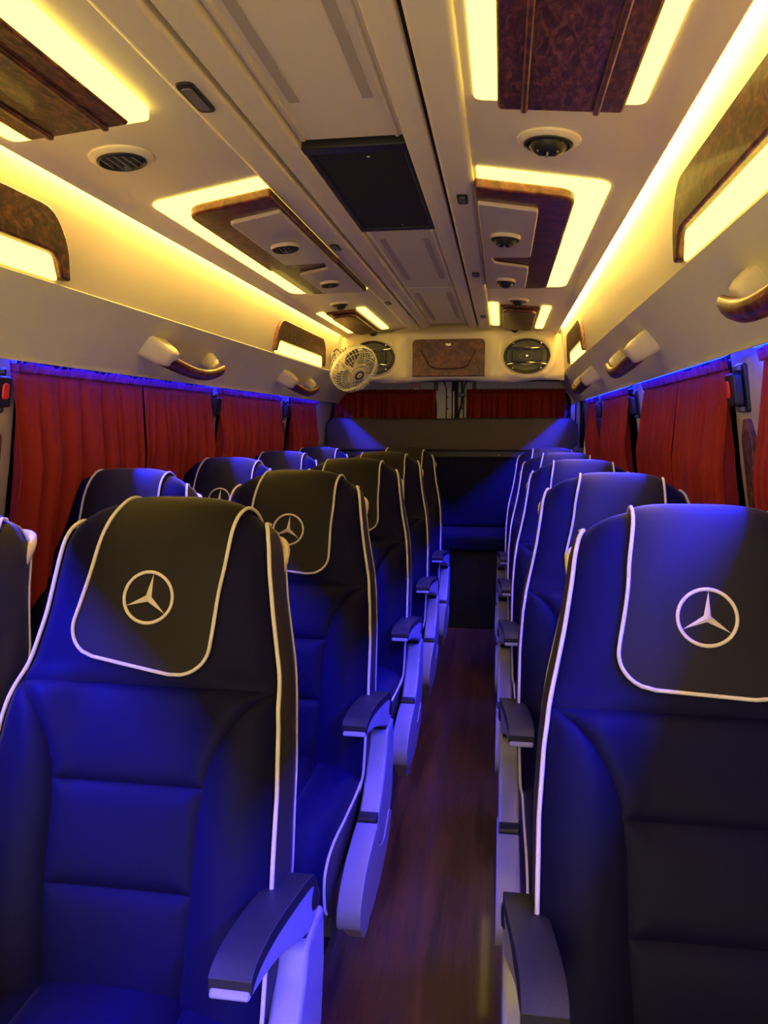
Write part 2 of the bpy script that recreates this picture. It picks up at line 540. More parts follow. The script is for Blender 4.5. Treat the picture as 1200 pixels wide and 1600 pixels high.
# ------------------------------------------------------------------ air vents
def vent(s, w, y, drop, r, label, style=0):
    c = Vector((XC + s * w, y, ceil_z(w) - drop))
    tilt = Matrix.Rotation(s * math.atan(0.09), 4, 'Y')
    m = Matrix.Translation(c) @ tilt
    t = thing('air_vent', label, 'air vent', c, 'round ceiling air vents')
    obj('bezel', MB().lathe([(r * (1.40 if drop < 0.01 else 1.16), 0.002), (r * (1.37 if drop < 0.01 else 1.14), -0.004), (r * (1.2 if drop < 0.01 else 1.10), -0.010), (r * 1.06, -0.010), (r * 1.0, -0.002)], m), 'cream' if drop < 0.01 else 'grey_panel', t)
    obj('ring', MB().lathe([(r * 1.06, -0.006), (r * 1.05, -0.013), (r * 0.95, -0.015), (r * 0.88, -0.010), (r * 0.86, 0.0), (0.001, 0.002)], m), 'black', t)
    if style == 0:
        for k in range(-2, 3):
            x = k * r * 0.34
            h = math.sqrt(max(0, (r * 0.88) ** 2 - x * x))
            b = MB().box(x - 0.0016, x + 0.0016, -h, h, -0.012, -0.001)
            b.v = [tuple(m @ Vector(p)) for p in b.v]
            obj('louver', b, 'shell', t)
    else:
        # turned ball nozzle hanging below the ring
        obj('nozzle', MB().lathe([(r * 0.86, -0.004), (r * 0.82, -0.015), (r * 0.66, -0.025), (r * 0.42, -0.031), (r * 0.36, -0.028), (0.001, -0.027)],
                                 m @ Matrix.Rotation(math.radians(14), 4, 'X')), 'black', t)
        for k in (-1, 0, 1):
            b = MB().box(k * r * 0.42 - 0.002, k * r * 0.42 + 0.002, -r * 0.6, r * 0.6, -0.033 + abs(k) * 0.007, -0.023)
            b.v = [tuple(m @ Matrix.Rotation(math.radians(14), 4, 'X') @ Vector(p)) for p in b.v]
            obj('louver', b, 'shell', t)


vent(-1, 0.497, 1.645, 0, 0.050, 'round black louvred vent between the two left ceiling lamps')
vent(1, 0.420, 1.70, 0, 0.048, 'round black vent with ball nozzle between the two right ceiling lamps', 1)
vent(-1, 0.345, 2.40, 0.040, 0.040, 'larger front vent in the grey panel left of the duct')
vent(-1, 0.345, 3.03, 0.038, 0.034, 'smaller rear vent in the grey panel left of the duct')
vent(1, 0.335, 2.38, 0.040, 0.040, 'larger front vent in the grey panel right of the duct', 1)
vent(1, 0.340, 3.08, 0.038, 0.034, 'smaller rear vent in the grey panel right of the duct', 1)
vent(-1, 0.45, 3.72, 0, 0.036, 'dark vent just before the small lamp above the fan', 1)
vent(1, 0.40, 3.76, 0, 0.036, 'dark vent just before the small lamp near the right speaker', 1)
vent(-1, 0.47, 4.80, 0, 0.030, 'dark vent at the rear above the left speaker', 1)
vent(1, 0.40, 4.80, 0, 0.030, 'dark vent at the rear above the right speaker', 1)

# black oval sockets let into the rails
for s, y, big, lab in ((-1, 1.393, 1, 'long black oval socket on the left ceiling rail'), (-1, 2.58, 0, 'small black socket on the left rail below the air grille'),
                       (-1, 3.765, 0, 'small black socket on the left rail toward the rear'), (1, 2.094, 0, 'small black socket on the right rail beside the air grille'),
                       (1, 3.118, 0, 'small black socket on the right rail beside the rear vent'), (1, 4.3, 0, 'small black socket at the rear end of the right rail')):
    hw, hl = (0.017, 0.062) if big else (0.014, 0.040)
    x = XC + s * 0.222
    t = thing('rail_socket', lab, 'socket', (x, y, 1.89), 'rail sockets')
    obj('rim', MB().prism(round_poly([(x - hw, y - hl), (x + hw, y - hl), (x + hw, y + hl), (x - hw, y + hl)], hw * 0.9),
                          lambda p: (p[0], p[1], 1.892), lambda p: (p[0], p[1], 1.885)), 'black', t, 0.002)
    obj('insert', MB().prism(round_poly([(x - hw * 0.6, y - hl * 0.75), (x + hw * 0.6, y - hl * 0.75), (x + hw * 0.6, y + hl * 0.75), (x - hw * 0.6, y + hl * 0.75)], hw * 0.5),
                             lambda p: (p[0], p[1], 1.885), lambda p: (p[0], p[1], 1.883)), 'shell', t)

# air grille in the duct
t = thing('air_grille', 'black perforated air grille in the middle of the ceiling duct', 'air grille', (XC, 2.11, 1.92))
obj('frame', MB().box(XC - 0.118, XC + 0.118, 1.735, 1.775, 1.909, 1.93).box(XC - 0.118, XC + 0.118, 2.455, 2.485, 1.911, 1.93)
    .box(XC - 0.118, XC - 0.106, 1.775, 2.455, 1.911, 1.93).box(XC + 0.106, XC + 0.118, 1.775, 2.455, 1.911, 1.93), 'black', t, 0.002)
obj('perforated_plate', MB().box(XC - 0.106, XC + 0.106, 1.775, 2.455, 1.915, 1.925), 'perf', t)
for y in (1.82, 2.43):
    obj('screw', MB().lathe([(0.004, 0), (0.003, -0.002), (0.0005, -0.0025)], Matrix.Translation((XC + 0.02, y, 1.9152)), 10), 'chrome', t)


# ------------------------------------------------------------------ wood plaques with a light bar on the coves
def cove_w(z):
    return np.interp(z, [1.626, 1.66, 1.75, 1.85, 1.885], [0.705, 0.700, 0.691, 0.680, 0.672])


def plaque(s, y0, y1, label, z0=1.640, z1=1.790):
    t = thing('wall_lamp', label, 'wall lamp', (XC + s * 0.70, (y0 + y1) / 2, 1.64), 'wood wall lamps on the coves')

    def out(t0, t1):
        return (lambda p: (XC + s * (cove_w(p[1]) - t0), p[0], p[1]), lambda p: (XC + s * (cove_w(p[1]) - t1), p[0], p[1]))
    a, b = y0, y1
    # arch-shaped board: legs at both ends come down beside the light bar
    outer = round_poly([(a, z0), (a + 0.02, z0 + 0.09), (a + 0.085, z1), (b - 0.085, z1), (b - 0.02, z0 + 0.09), (b, z0)], [0, 0.05, 0.05, 0.05, 0.05, 0])
    inner = round_poly([(b - 0.035, z0), (b - 0.065, z0 + 0.052), (a + 0.065, z0 + 0.052), (a + 0.035, z0)], [0, 0.025, 0.025, 0])
    obj('wood_board', MB().prism(outer + inner, *out(-0.004, 0.018)), 'walnut_grain', t, 0.006, seg=3)
    obj('light_bar', MB().prism(round_poly([(a + 0.037, z0 - 0.004), (b - 0.037, z0 - 0.004), (b - 0.066, z0 + 0.050), (a + 0.066, z0 + 0.050)], 0.01), *out(-0.003, 0.004)), 'lum', t)


plaque(-1, 0.75, 1.745, 'arched wood wall lamp at the left edge of the picture')
plaque(1, 0.75, 1.745, 'long arched wood wall lamp near the upper right corner')
plaque(-1, 3.42, 4.42, 'arched wood wall lamp at the rear left beside the fan')
plaque(1, 3.62, 4.42, 'arched wood wall lamp at the rear right behind the long grab handle')


# ------------------------------------------------------------------ grab handles on the valance panels
def handle(s, y0, y1, label):
    A = Vector((0.7265, 1.593))
    B = Vector((0.822, 1.472))
    d = (B - A).normalized()
    n = Vector((-d.y * -1, d.x * -1))
    n = Vector((d.y, -d.x))
    if n.x > 0:
        n = -n                                        # points into the cabin

    def P(y, along, off):
        q = A + d * along + n * off
        return (XC + s * q.x, y, q.y)
    mid = 0.058
    t = thing('grab_handle', label, 'grab handle', P((y0 + y1) / 2, mid, 0), 'wood grab handles')
    for e, ye, dr in ((0, y0, 1), (1, y1, -1)):
        m = MB()
        rows = []
        k_ = (1.0, 0.62)[e]
        for f, hw, hh in ((0, 0.056, 0.038), (0.02, 0.053, 0.037), (0.045, 0.046, 0.034), (0.062, 0.036, 0.028), (0.068, 0.024, 0.020)):
            hw, hh, f = hw * k_, hh * (1.0, 0.75)[e], f * (1.0, 0.85)[e]
            yc = ye + dr * (0.075 * k_ + f * 0.6)
            ring = round_poly([(yc - hw, mid - hh), (yc + hw, mid - hh), (yc + hw, mid + hh), (yc - hw, mid + hh)], 0.022, 4)
            rows.append([P(q[0], q[1], f) for q in ring])
        m.grid(rows, True)
        m.f.append(tuple(len(m.v) - len(rows[0]) + k for k in range(len(rows[0]))))
        obj('bracket', m, 'cream', t, smooth=50)
    pts = []
    N = 25
    m = MB()
    rows = []
    for i in range(N):
        u = i / (N - 1)
        y = y0 + 0.08 + (y1 - y0 - 0.10) * u
        off = 0.046 + 0.012 * u + 0.034 * math.sin(math.pi * u)
        hh = 0.026 - 0.005 * math.sin(math.pi * u)
        al = mid + 0.008 + 0.014 * math.sin(math.pi * u)
        rows.append([P(y, al + hh * math.cos(k * math.pi / 6), off + 0.015 * math.sin(k * math.pi / 6)) for k in range(12)])
    m.grid(rows, True)
    m.f.append(tuple(range(12)))
    m.f.append(tuple(len(m.v) - 12 + k for k in range(12)))
    obj('grip', m, 'walnut', t, smooth=60)


handle(-1, 2.25, 2.84, 'wood and cream grab handle above the largest left curtain')
handle(-1, 3.72, 4.36, 'wood and cream grab handle below the rear left wall lamp')
handle(1, 0.92, 1.47, 'wood and cream grab handle cut by the right picture edge')
handle(1, 2.33, 2.96, 'wood and cream grab handle above the wide right curtain')
handle(1, 3.70, 4.36, 'wood and cream grab handle nearest the right speaker')


# ------------------------------------------------------------------ curtains
def curtain_mesh(P, y0, y1, zt, zb, folds, seed, amp, header, pinch_lo=(0.0, 0.0), skew=0.0):
    """P(y, z, inward) -> point. Returns (header mesh builder, body mesh builder)"""
    rnd = random.Random(seed)
    K = max(80, int(folds * 26))
    ph = [rnd.uniform(0, 6.28) for _ in range(5)]
    fr = [folds * rnd.uniform(0.85, 1.1), folds * rnd.uniform(0.4, 0.6), folds * rnd.uniform(1.7, 2.1), folds * rnd.uniform(0.2, 0.3)]

    nval = int(folds * 1.5)
    val = []
    for k in range(nval):
        val.append(((k + 0.5 + rnd.uniform(-0.32, 0.32)) / nval, rnd.uniform(0.10, 0.27) / nval, rnd.uniform(0.55, 1.0), rnd.uniform(-0.4, 0.4) / nval))

    def wave(u, v):
        """rounded pleats with narrow valleys that drift and deepen downward"""
        x = 1.0
        for c0, wd, dp, dr in val:
            e = (u - c0 - dr * v) / (wd * (0.8 + 0.7 * v))
            if abs(e) < 3:
                x -= 1.75 * dp * min(1.0, 0.35 + 2.2 * v) * math.exp(-e * e)
        x += 0.16 * math.sin(2 * math.pi * fr[0] * u + ph[0]) + 0.10 * math.sin(2 * math.pi * fr[2] * u + ph[2] + v)
        return max(-1.0, min(1.0, x - 0.1))
    out = []
    for part, (va, vb, nv) in (('header', (0.0, 1.0, 5)), ('body', (0.0, 1.0, 30))):
        rows = []
        for i in range(nv + 1):
            v = va + (vb - va) * i / nv
            row = []
            for j in range(K + 1):
                u = j / K
                if part == 'header':
                    z = zt - header * v
                    ins = 0.008 * math.sin(2 * math.pi * folds * 2.6 * u + ph[3]) * (1 - v * 0.6) + 0.004 * math.sin(2 * math.pi * folds * 4.1 * u + ph[4]) + 0.012
                    zz = z + 0.004 * math.sin(2 * math.pi * folds * 3.1 * u + ph[2]) * (1 - v)
                    y = y0 + (y1 - y0) * u
                else:
                    zz = zt - header - (zt - header - zb) * v
                    A = amp * (0.22 + 0.78 * min(1, v * 2.6)) * (1 + 0.15 * v)
                    ins = A * (wave(u, v) * 0.55 + 0.45) - 0.004
                    lo, hi = y0 + pinch_lo[0] * math.sin(math.pi * min(1, v * 1.6)) * (v > 0), y1 + pinch_lo[1] * v
                    y = lo + (hi - lo) * u + skew * v + 0.008 * math.sin(2 * math.pi * fr[1] * u + ph[1] + 2 * v) * v
                row.append(P(y, zz, ins))
            rows.append(row)
        out.append(MB().grid(rows))
    return out


def side_curtain(s, y0, y1, zb, folds, seed, label, pinch=(0, 0), skew=0.0, amp=0.056):
    t = thing('curtain', label, 'curtain', (XC + s * 0.86, (y0 + y1) / 2, zb), 'dark red window curtains')

    def P(y, z, ins):
        return (XC + s * (0.868 + (1.46 - z) * 0.14 - ins), y, z)
    h, b = curtain_mesh(P, y0, y1, 1.456, zb, folds, seed, amp, 0.024, pinch, skew)
    bo = obj('cloth', b, 'curtain', t, smooth=0, solid=0.0015)
    ho = obj('header', h, 'heading', t, smooth=0, solid=0.0015, label='gathered curtain heading')
    for o in (bo, ho):
        for p in o.data.polygons:
            p.use_smooth = True


side_curtain(-1, 1.757, 2.46, 0.80, 6.5, 3, 'red curtain on the largest left window, half nearer the left picture edge', (0.01, -0.01))
side_curtain(-1, 2.47, 3.075, 0.86, 6, 5, 'red curtain on the largest left window, half nearer the fan', (0.005, 0.0))
side_curtain(-1, 3.145, 4.10, 0.88, 9, 8, 'red curtain on the second left window', (0.03, 0))
side_curtain(-1, 4.30, 4.90, 0.88, 8, 11, 'narrow red curtain on the rear left window beside the padded board')
side_curtain(1, 1.30, 1.705, 0.80, 6, 14, 'red curtain cut off by the right picture edge', (-0.05, -0.02), 0.0)
side_curtain(1, 1.945, 2.48, 0.80, 5.5, 17, 'right red curtain half nearer the black belt anchor', (0.0, 0.0), -0.01)
side_curtain(1, 2.49, 3.06, 0.85, 6, 21, 'right red curtain half below the end of the long grab handle', (0, 0.10))
side_curtain(1, 3.42, 4.26, 0.88, 8, 23, 'red curtain on the third right window', (0, 0.05))
side_curtain(1, 4.60, 5.02, 0.88, 6, 27, 'narrow red curtain at the far right rear corner')


# ------------------------------------------------------------------ pillar fittings: belt anchor, wood belt guide
def anchor(s, y, label, red):
    zc, hh, hw = 1.385, 0.055, 0.038
    w = WIN(zc) - 0.018

    def out(t0, t1):
        return (lambda p: (XC + s * (WIN(p[1]) - 0.016 - t0), p[0], p[1]), lambda p: (XC + s * (WIN(p[1]) - 0.016 - t1), p[0], p[1]))
    t = thing('emergency_holder', label, 'holder', (XC + s * w, y, zc - hh), 'black pillar holders')
    obj('plate', MB().prism(round_poly([(y - hw, zc - hh), (y + hw, zc - hh), (y + hw, zc + hh), (y - hw, zc + hh)], 0.008), *out(0, 0.010)), 'black', t, 0.003)
    obj('body', MB().prism(round_poly([(y - hw * 0.8, zc - hh * 0.75), (y + hw * 0.8, zc - hh * 0.75), (y + hw * 0.8, zc + hh * 0.6), (y - hw * 0.8, zc + hh * 0.6)], 0.01), *out(0.010, 0.034)), 'black', t, 0.005)
    for z in (zc + hh * 0.82, zc - hh * 0.86):
        obj('clip', MB().prism(round_poly([(y - hw * 0.5, z - 0.006), (y + hw * 0.5, z - 0.006), (y + hw * 0.5, z + 0.006), (y - hw * 0.5, z + 0.006)], 0.003), *out(0.008, 0.018)), 'shell', t, 0.002)
    if red:
        obj('button', MB().prism(round_poly([(y - 0.012, zc - 0.024), (y + 0.012, zc - 0.024), (y + 0.012, zc + 0.016), (y - 0.012, zc + 0.016)], 0.010), *out(0.034, 0.040)), 'red', t, 0.003)


def belt_guide(s, y, label):
    def out(t0, t1):
        return (lambda p: (XC + s * (WIN(p[1]) - 0.017 - t0), p[0], p[1]), lambda p: (XC + s * (WIN(p[1]) - 0.017 - t1), p[0], p[1]))
    t = thing('belt_guide', label, 'pillar trim', (XC + s * 0.92, y, 0.95), 'wood pillar trims')
    hw = 0.036
    z0, z1, zs = 0.92, 1.315, 1.245
    for d in (-1, 1):
        pts = [(y + d * 0.008, z0), (y + d * hw, z0), (y + d * hw, z1 - 0.045), (y + d * 0.008, z1), (y, z1), (y, zs + 0.01), (y + d * 0.008, zs)]
        obj('wood_cheek', MB().prism(pts if d > 0 else pts[::-1], *out(-0.001, 0.016)), 'walnut_grain', t, 0.003)
    obj('slot', MB().prism([(y - 0.008, z0), (y + 0.008, z0), (y + 0.008, zs), (y - 0.008, zs)], *out(-0.001, 0.004)), 'white', t)
    return t


anchor(-1, 1.705, 'black holder with red button at the left picture edge', True)
anchor(-1, 3.125, 'black holder on the pillar right of the largest left curtain', False)
anchor(-1, 4.205, 'small black holder on the pillar before the rear left curtain', False)
anchor(1, 1.88, 'black holder on the pillar between the two nearest right curtains', True)
anchor(1, 3.28, 'black holder on the second right pillar', False)
anchor(1, 4.42, 'small black holder on the rear right pillar', False)
belt_guide(-1, 1.70, 'wood slotted belt guide at the left picture edge')
belt_guide(-1, 4.205, 'wood slotted belt guide on the pillar before the rear left curtain')
belt_guide(1, 1.855, 'wood slotted belt guide between the two nearest right curtains')
belt_guide(1, 4.42, 'wood slotted belt guide on the rear right pillar')

# ------------------------------------------------------------------ rear end
YD = 5.50                                              # inner face of the rear doors
wall_rear = struct('wall_rear', MB().box(XC - 0.99, XC + 0.99, YD + 0.05, YD + 0.08, 0.0, 1.95), 'door_paint', label='rear end of the cabin behind the doors')
for n, (s, xa, xb) in enumerate(((-1, XC - 0.90, XC - 0.022), (1, XC + 0.022, XC + 0.90))):
    d = struct('door_%d' % (n + 1), MB().box(xa, xb, YD + 0.01, YD + 0.045, 0.4, 1.66), 'door_paint', 0.006, label='cream %s rear door with curtained window' % ('left', 'right')[n])
    # raised inner pressing with rounded corner, window gasket and glass
    a, b = (xa + 0.06, xb - 0.035) if s < 0 else (xa + 0.035, xb - 0.06)
    o_ = round_poly([(a, 1.10), (b, 1.10), (b, 1.64), (a, 1.64)], 0.10, 8)
    i_ = round_poly([(a + 0.008, 1.108), (b - 0.008, 1.108), (b - 0.008, 1.632), (a + 0.008, 1.632)], 0.095, 8)
    m = MB()
    m.grid([[(p[0], YD + 0.011, p[1]) for p in o_], [(p[0], YD + 0.001, p[1]) for p in o_], [(p[0], YD + 0.001, p[1]) for p in i_], [(p[0], YD + 0.011, p[1]) for p in i_]], True)
    obj('pressing_edge', m, 'rubber', d)
    ga, gb = (a + 0.05, b - 0.085) if s < 0 else (a + 0.085, b - 0.05)
    g = round_poly([(ga, 1.12), (gb, 1.12), (gb, 1.535), (ga, 1.535)], 0.09, 8)
    obj('window_gasket', MB().tube([(p[0], YD + 0.006, p[1]) for p in g], 0.013, 8, True), 'rubber', d)
    obj('pane', MB().prism(g, lambda p: (p[0], YD + 0.004, p[1]), lambda p: (p[0], YD + 0.008, p[1])), 'glass', d)
    hx = XC + s * 0.135
    obj('hinge_bracket', MB().box(hx - 0.014, hx + 0.014, YD - 0.012, YD + 0.012, 1.545, 1.65), 'shell', d, 0.003)
    for z in (1.42, 1.50):
        obj('bolt', MB().lathe([(0.007, 0), (0.006, 0.004), (0.0005, 0.005)], Matrix.Translation((XC + s * 0.052, YD + 0.009, z)) @ Matrix.Rotation(math.radians(90), 4, 'X'), 10), 'shell', d)
struct('trim_1', MB().box(XC - 0.019, XC + 0.019, YD - 0.004, YD + 0.05, 0.4, 1.66), 'rubber', 0.003, label='dark gap strip between the rear doors')
obj('gap_cover', MB().box(XC - 0.014, XC - 0.002, YD - 0.014, YD - 0.004, 0.5, 1.54), 'cream', bpy.data.objects['trim_1'], 0.003)
# rubber seal arch around the rear opening
seal = smooth_curve([(XC - 0.875, 5.42, 1.15), (XC - 0.872, 5.42, 1.40), (XC - 0.862, 5.42, 1.53), (XC - 0.80, 5.42, 1.598), (XC - 0.70, 5.42, 1.612), (XC - 0.3, 5.42, 1.616), (XC, 5.42, 1.617),
                     (XC + 0.3, 5.42, 1.616), (XC + 0.70, 5.42, 1.612), (XC + 0.80, 5.42, 1.598), (XC + 0.862, 5.42, 1.53), (XC + 0.872, 5.42, 1.40), (XC + 0.875, 5.42, 1.15)], 70)
struct('trim_2', MB().tube(seal, 0.014, 8), 'rubber', label='black rubber seal arching around the rear doors')
t = thing('door_lock_rod', 'black lock rod and latch right of the rear door gap', 'door lock', (XC + 0.045, YD - 0.02, 1.2))
rod = smooth_curve([(XC + 0.050, YD - 0.02, 1.66), (XC + 0.050, YD - 0.02, 1.50), (XC + 0.046, YD - 0.02, 1.44), (XC + 0.026, YD - 0.02, 1.37), (XC + 0.024, YD - 0.02, 1.20)], 24)
obj('rod', MB().tube(rod, 0.007, 8), 'black', t)
obj('latch', MB().box(XC + 0.028, XC + 0.074, YD - 0.035, YD + 0.005, 1.50, 1.53), 'black', t, 0.004)
for x in (XC + 0.034, XC + 0.067):
    obj('screw', MB().lathe([(0.006, 0), (0.005, 0.003), (0.0005, 0.004)], Matrix.Translation((x, YD - 0.035, 1.515)) @ Matrix.Rotation(math.radians(90), 4, 'X'), 10), 'chrome', t)

# small warning sticker
t = thing('sticker', 'small red and white sticker above the left rear curtain', 'sticker', (-0.615, YD + 0.008, 1.555))
obj('sheet', MB().box(-0.645, -0.585, YD + 0.006, YD + 0.0095, 1.545, 1.600), 'sticker', t)
obj('border', MB().box(-0.645, -0.585, YD + 0.0045, YD + 0.006, 1.596, 1.600).box(-0.645, -0.641, YD + 0.0045, YD + 0.006, 1.545, 1.596).box(-0.589, -0.585, YD + 0.0045, YD + 0.006, 1.545, 1.596), 'red', t)
fc = bpy.data.curves.new('lettering', 'FONT')
fc.body = 'PIES'
fc.size = 0.028
fc.align_x = 'CENTER'
fo = bpy.data.objects.new('lettering_source', fc)
COL.objects.link(fo)
dg = bpy.context.evaluated_depsgraph_get()
me = bpy.data.meshes.new_from_object(fo.evaluated_get(dg))
bpy.data.objects.remove(fo)
lt = bpy.data.objects.new('lettering', me)
me.materials.clear()
me.materials.append(M['red'])
lt.parent = t
lt.rotation_euler = (math.radians(90), 0, 0)
lt.location = (0, -0.004, 0.018)
COL.objects.link(lt)

# rear curtains
for k, (xa, xb, lab) in enumerate(((XC - 0.860, XC - 0.135, 'left red curtain on the rear doors behind the fan'), (XC + 0.082, XC + 0.760, 'right red curtain on the rear doors'))):
    t = thing('curtain', lab, 'curtain', ((xa + xb) / 2, YD - 0.03, 1.1), 'rear door curtains')
    h, b = curtain_mesh(lambda y, z, ins: (y, YD - 0.022 - ins * 0.8, z), xa, xb, 1.553, 1.10, 11, 31 + k, 0.06, 0.018, (0, 0))
    for nm, m in (('cloth', b), ('header', h)):
        o = obj(nm, m, 'curtain', t, smooth=0, solid=0.0015)
        for p in o.data.polygons:
            p.use_smooth = True

# moulded console with speakers
YC = 4.84


def console():
    t = thing('speaker_console', 'cream moulded rear console holding hatch and speakers', 'console', (XC, YC, 1.58))
    # front face: height field over (x, z) with an arched top and a raised centre frame
    xs = np.linspace(-0.705, 0.705, 95)
    zs = np.linspace(0, 1, 27)

    def ztop(x):
        a = abs(x)
        return 1.872 + 0.045 * max(0.0, min(1.0, (0.36 - a) / 0.12)) ** 0.8 - 0.03 * max(0, (a - 0.60) / 0.1)

    def zbot(x):
        a = abs(x)
        return 1.580 + 0.010 * math.cos(a / 0.33 * math.pi) * (1 if a < 0.6 else 0.3)

    def yf(x, z):
        a = abs(x)
        fr = 1 / (1 + math.exp((a - 0.335) / 0.012))                # centre frame stands proud
        fr *= 1 / (1 + math.exp((z - 1.872) / 0.010))
        inn = 1 / (1 + math.exp((a - 0.245) / 0.008)) * (1 / (1 + math.exp((z - 1.845) / 0.006)))
        e = ((a - 0.475) / 0.165) ** 2 + ((z - 1.722) / 0.128) ** 2
        ring = math.exp(-((e - 1.0) / 0.28) ** 2)
        round_b = max(0, (1.612 - z) / 0.03) ** 2 * 0.012
        round_t = max(0, (z - 1.86) / 0.05) ** 2 * 0.03
        return YC - 0.035 * fr + 0.014 * inn - 0.012 * ring + round_b + round_t + 0.03 * max(0, (a - 0.62) / 0.085) ** 2
    rows = []
    for v in zs:
        row = []
        for x in xs:
            z = zbot(x) + (ztop(x) - zbot(x)) * v
            row.append((XC + x, yf(x, z), z))
        rows.append(row)
    back = [[(XC + x, 5.40, zbot(x) + 0.03) for x in xs], [(XC + x, YC + 0.03, zbot(x) - 0.006) for x in xs]]
    obj('moulding', MB().grid(back[1:] + rows + [[(XC + x, YC + 0.12, ztop(x) + 0.03) for x in xs]]), 'cream', t, smooth=60)
    obj('underside', MB().grid([[(XC + x, 5.40, 1.607) for x in xs], [(XC + x, YC + 0.028, zbot(x) - 0.004) for x in xs],
                                [(XC + x, YC + 0.026, zbot(x) + 0.002) for x in xs]]), 'valance', t)
    return t


con = console()

# walnut hatch in the middle
x0, x1, z0, z1 = XC - 0.222, XC + 0.222, 1.602, 1.826
t = thing('hatch', 'glossy walnut hatch between the two rear speakers', 'hatch', (XC, YC - 0.03, z0))
obj('door_panel', MB().prism(round_poly([(x0, z0), (x1, z0), (x1, z1), (x0, z1)], [0.006, 0.006, 0.03, 0.03]), lambda p: (p[0], YC - 0.048, p[1]), lambda p: (p[0], YC - 0.014, p[1])), 'walnut', t, 0.006, seg=3)
obj('pressed_rim', MB().tube(smooth_curve([(x0 + 0.05, YC - 0.048, z1 - 0.06), (x0 + 0.085, YC - 0.050, z1 - 0.12), (x0 + 0.12, YC - 0.050, z0 + 0.055), (XC, YC - 0.050, z0 + 0.045),
                                           (x1 - 0.12, YC - 0.050, z0 + 0.055), (x1 - 0.085, YC - 0.050, z1 - 0.12), (x1 - 0.05, YC - 0.048, z1 - 0.06)], 40), 0.0045, 8), 'walnut', t)
RX = Matrix.Rotation(math.radians(90), 4, 'X')
obj('lock', MB().lathe([(0.017, 0), (0.017, 0.006), (0.012, 0.010), (0.006, 0.010), (0.005, 0.006), (0.0005, 0.006)], Matrix.Translation((XC, YC - 0.047, z1 - 0.032)) @ RX, 18), 'chrome', t)


def speaker(s, label):
    cx, cz = XC + s * 0.475, 1.722
    yb = YC - 0.006
    t = thing('speaker', label, 'speaker', (cx, yb, cz), 'oval rear speakers')
    A, B = 0.140, 0.104

    def ell(f, dy, n=48):
        return [(cx + A * f * math.cos(k * 2 * math.pi / n), yb + dy, cz + B * f * math.sin(k * 2 * math.pi / n)) for k in range(n)]
    obj('rim', MB().grid([ell(1.0, 0.02), ell(1.0, -0.018), ell(0.97, -0.024), ell(0.90, -0.022), ell(0.87, -0.012)], True), 'black', t, smooth=50)
    obj('cone', MB().grid([ell(0.88, -0.010), ell(0.82, -0.014), ell(0.74, -0.008), ell(0.30, 0.02), ell(0.02, 0.02)], True), 'shell', t, smooth=50)
    hw, hh = A * 0.62, B * 0.36
    obj('tweeter_bridge', MB().prism(round_poly([(cx - hw, cz - hh), (cx + hw, cz - hh), (cx + hw, cz + hh), (cx - hw, cz + hh)], 0.012),
                                     lambda p: (p[0], yb - 0.030, p[1]), lambda p: (p[0], yb - 0.005, p[1])), 'black', t, 0.004)
    o2 = [(cx + 0.045 * math.cos(k * 2 * math.pi / 30), yb - 0.031, cz + 0.022 * math.sin(k * 2 * math.pi / 30)) for k in range(30)]
    obj('badge_ring', MB().tube(o2, 0.002, 6, True), 'shell', t)
    obj('badge', MB().prism([(cx - 0.006, cz - 0.006), (cx + 0.006, cz - 0.006), (cx + 0.006, cz + 0.007), (cx, cz + 0.001), (cx - 0.006, cz + 0.007)], lambda p: (p[0], yb - 0.0325, p[1]), lambda p: (p[0], yb - 0.030, p[1])), 'chrome', t)
    for e in (-1, 1):
        pts = [(cx + x, yb - 0.030 - 0.008 * (1 - (x / 0.12) ** 2), cz + e * (0.042 + 0.010 * (x / 0.12) ** 2)) for x in np.linspace(-0.118, 0.118, 15)]
        obj('chrome_bar', MB().tube(pts, [0.003 + 0.0028 * (1 - abs(k - 7) / 7) for k in range(15)], 8), 'chrome', t)
    for a in (50, 130, 230, 310):
        p = Vector((cx + A * 0.93 * math.cos(math.radians(a)), yb - 0.022, cz + B * 0.93 * math.sin(math.radians(a))))
        obj('screw', MB().lathe([(0.0055, 0), (0.0045, 0.003), (0.0005, 0.004)], Matrix.Translation(p) @ RX, 10), 'chrome', t)


speaker(-1, 'oval black speaker with chrome bars, partly behind the fan')
speaker(1, 'oval black speaker with chrome bars right of the walnut hatch')


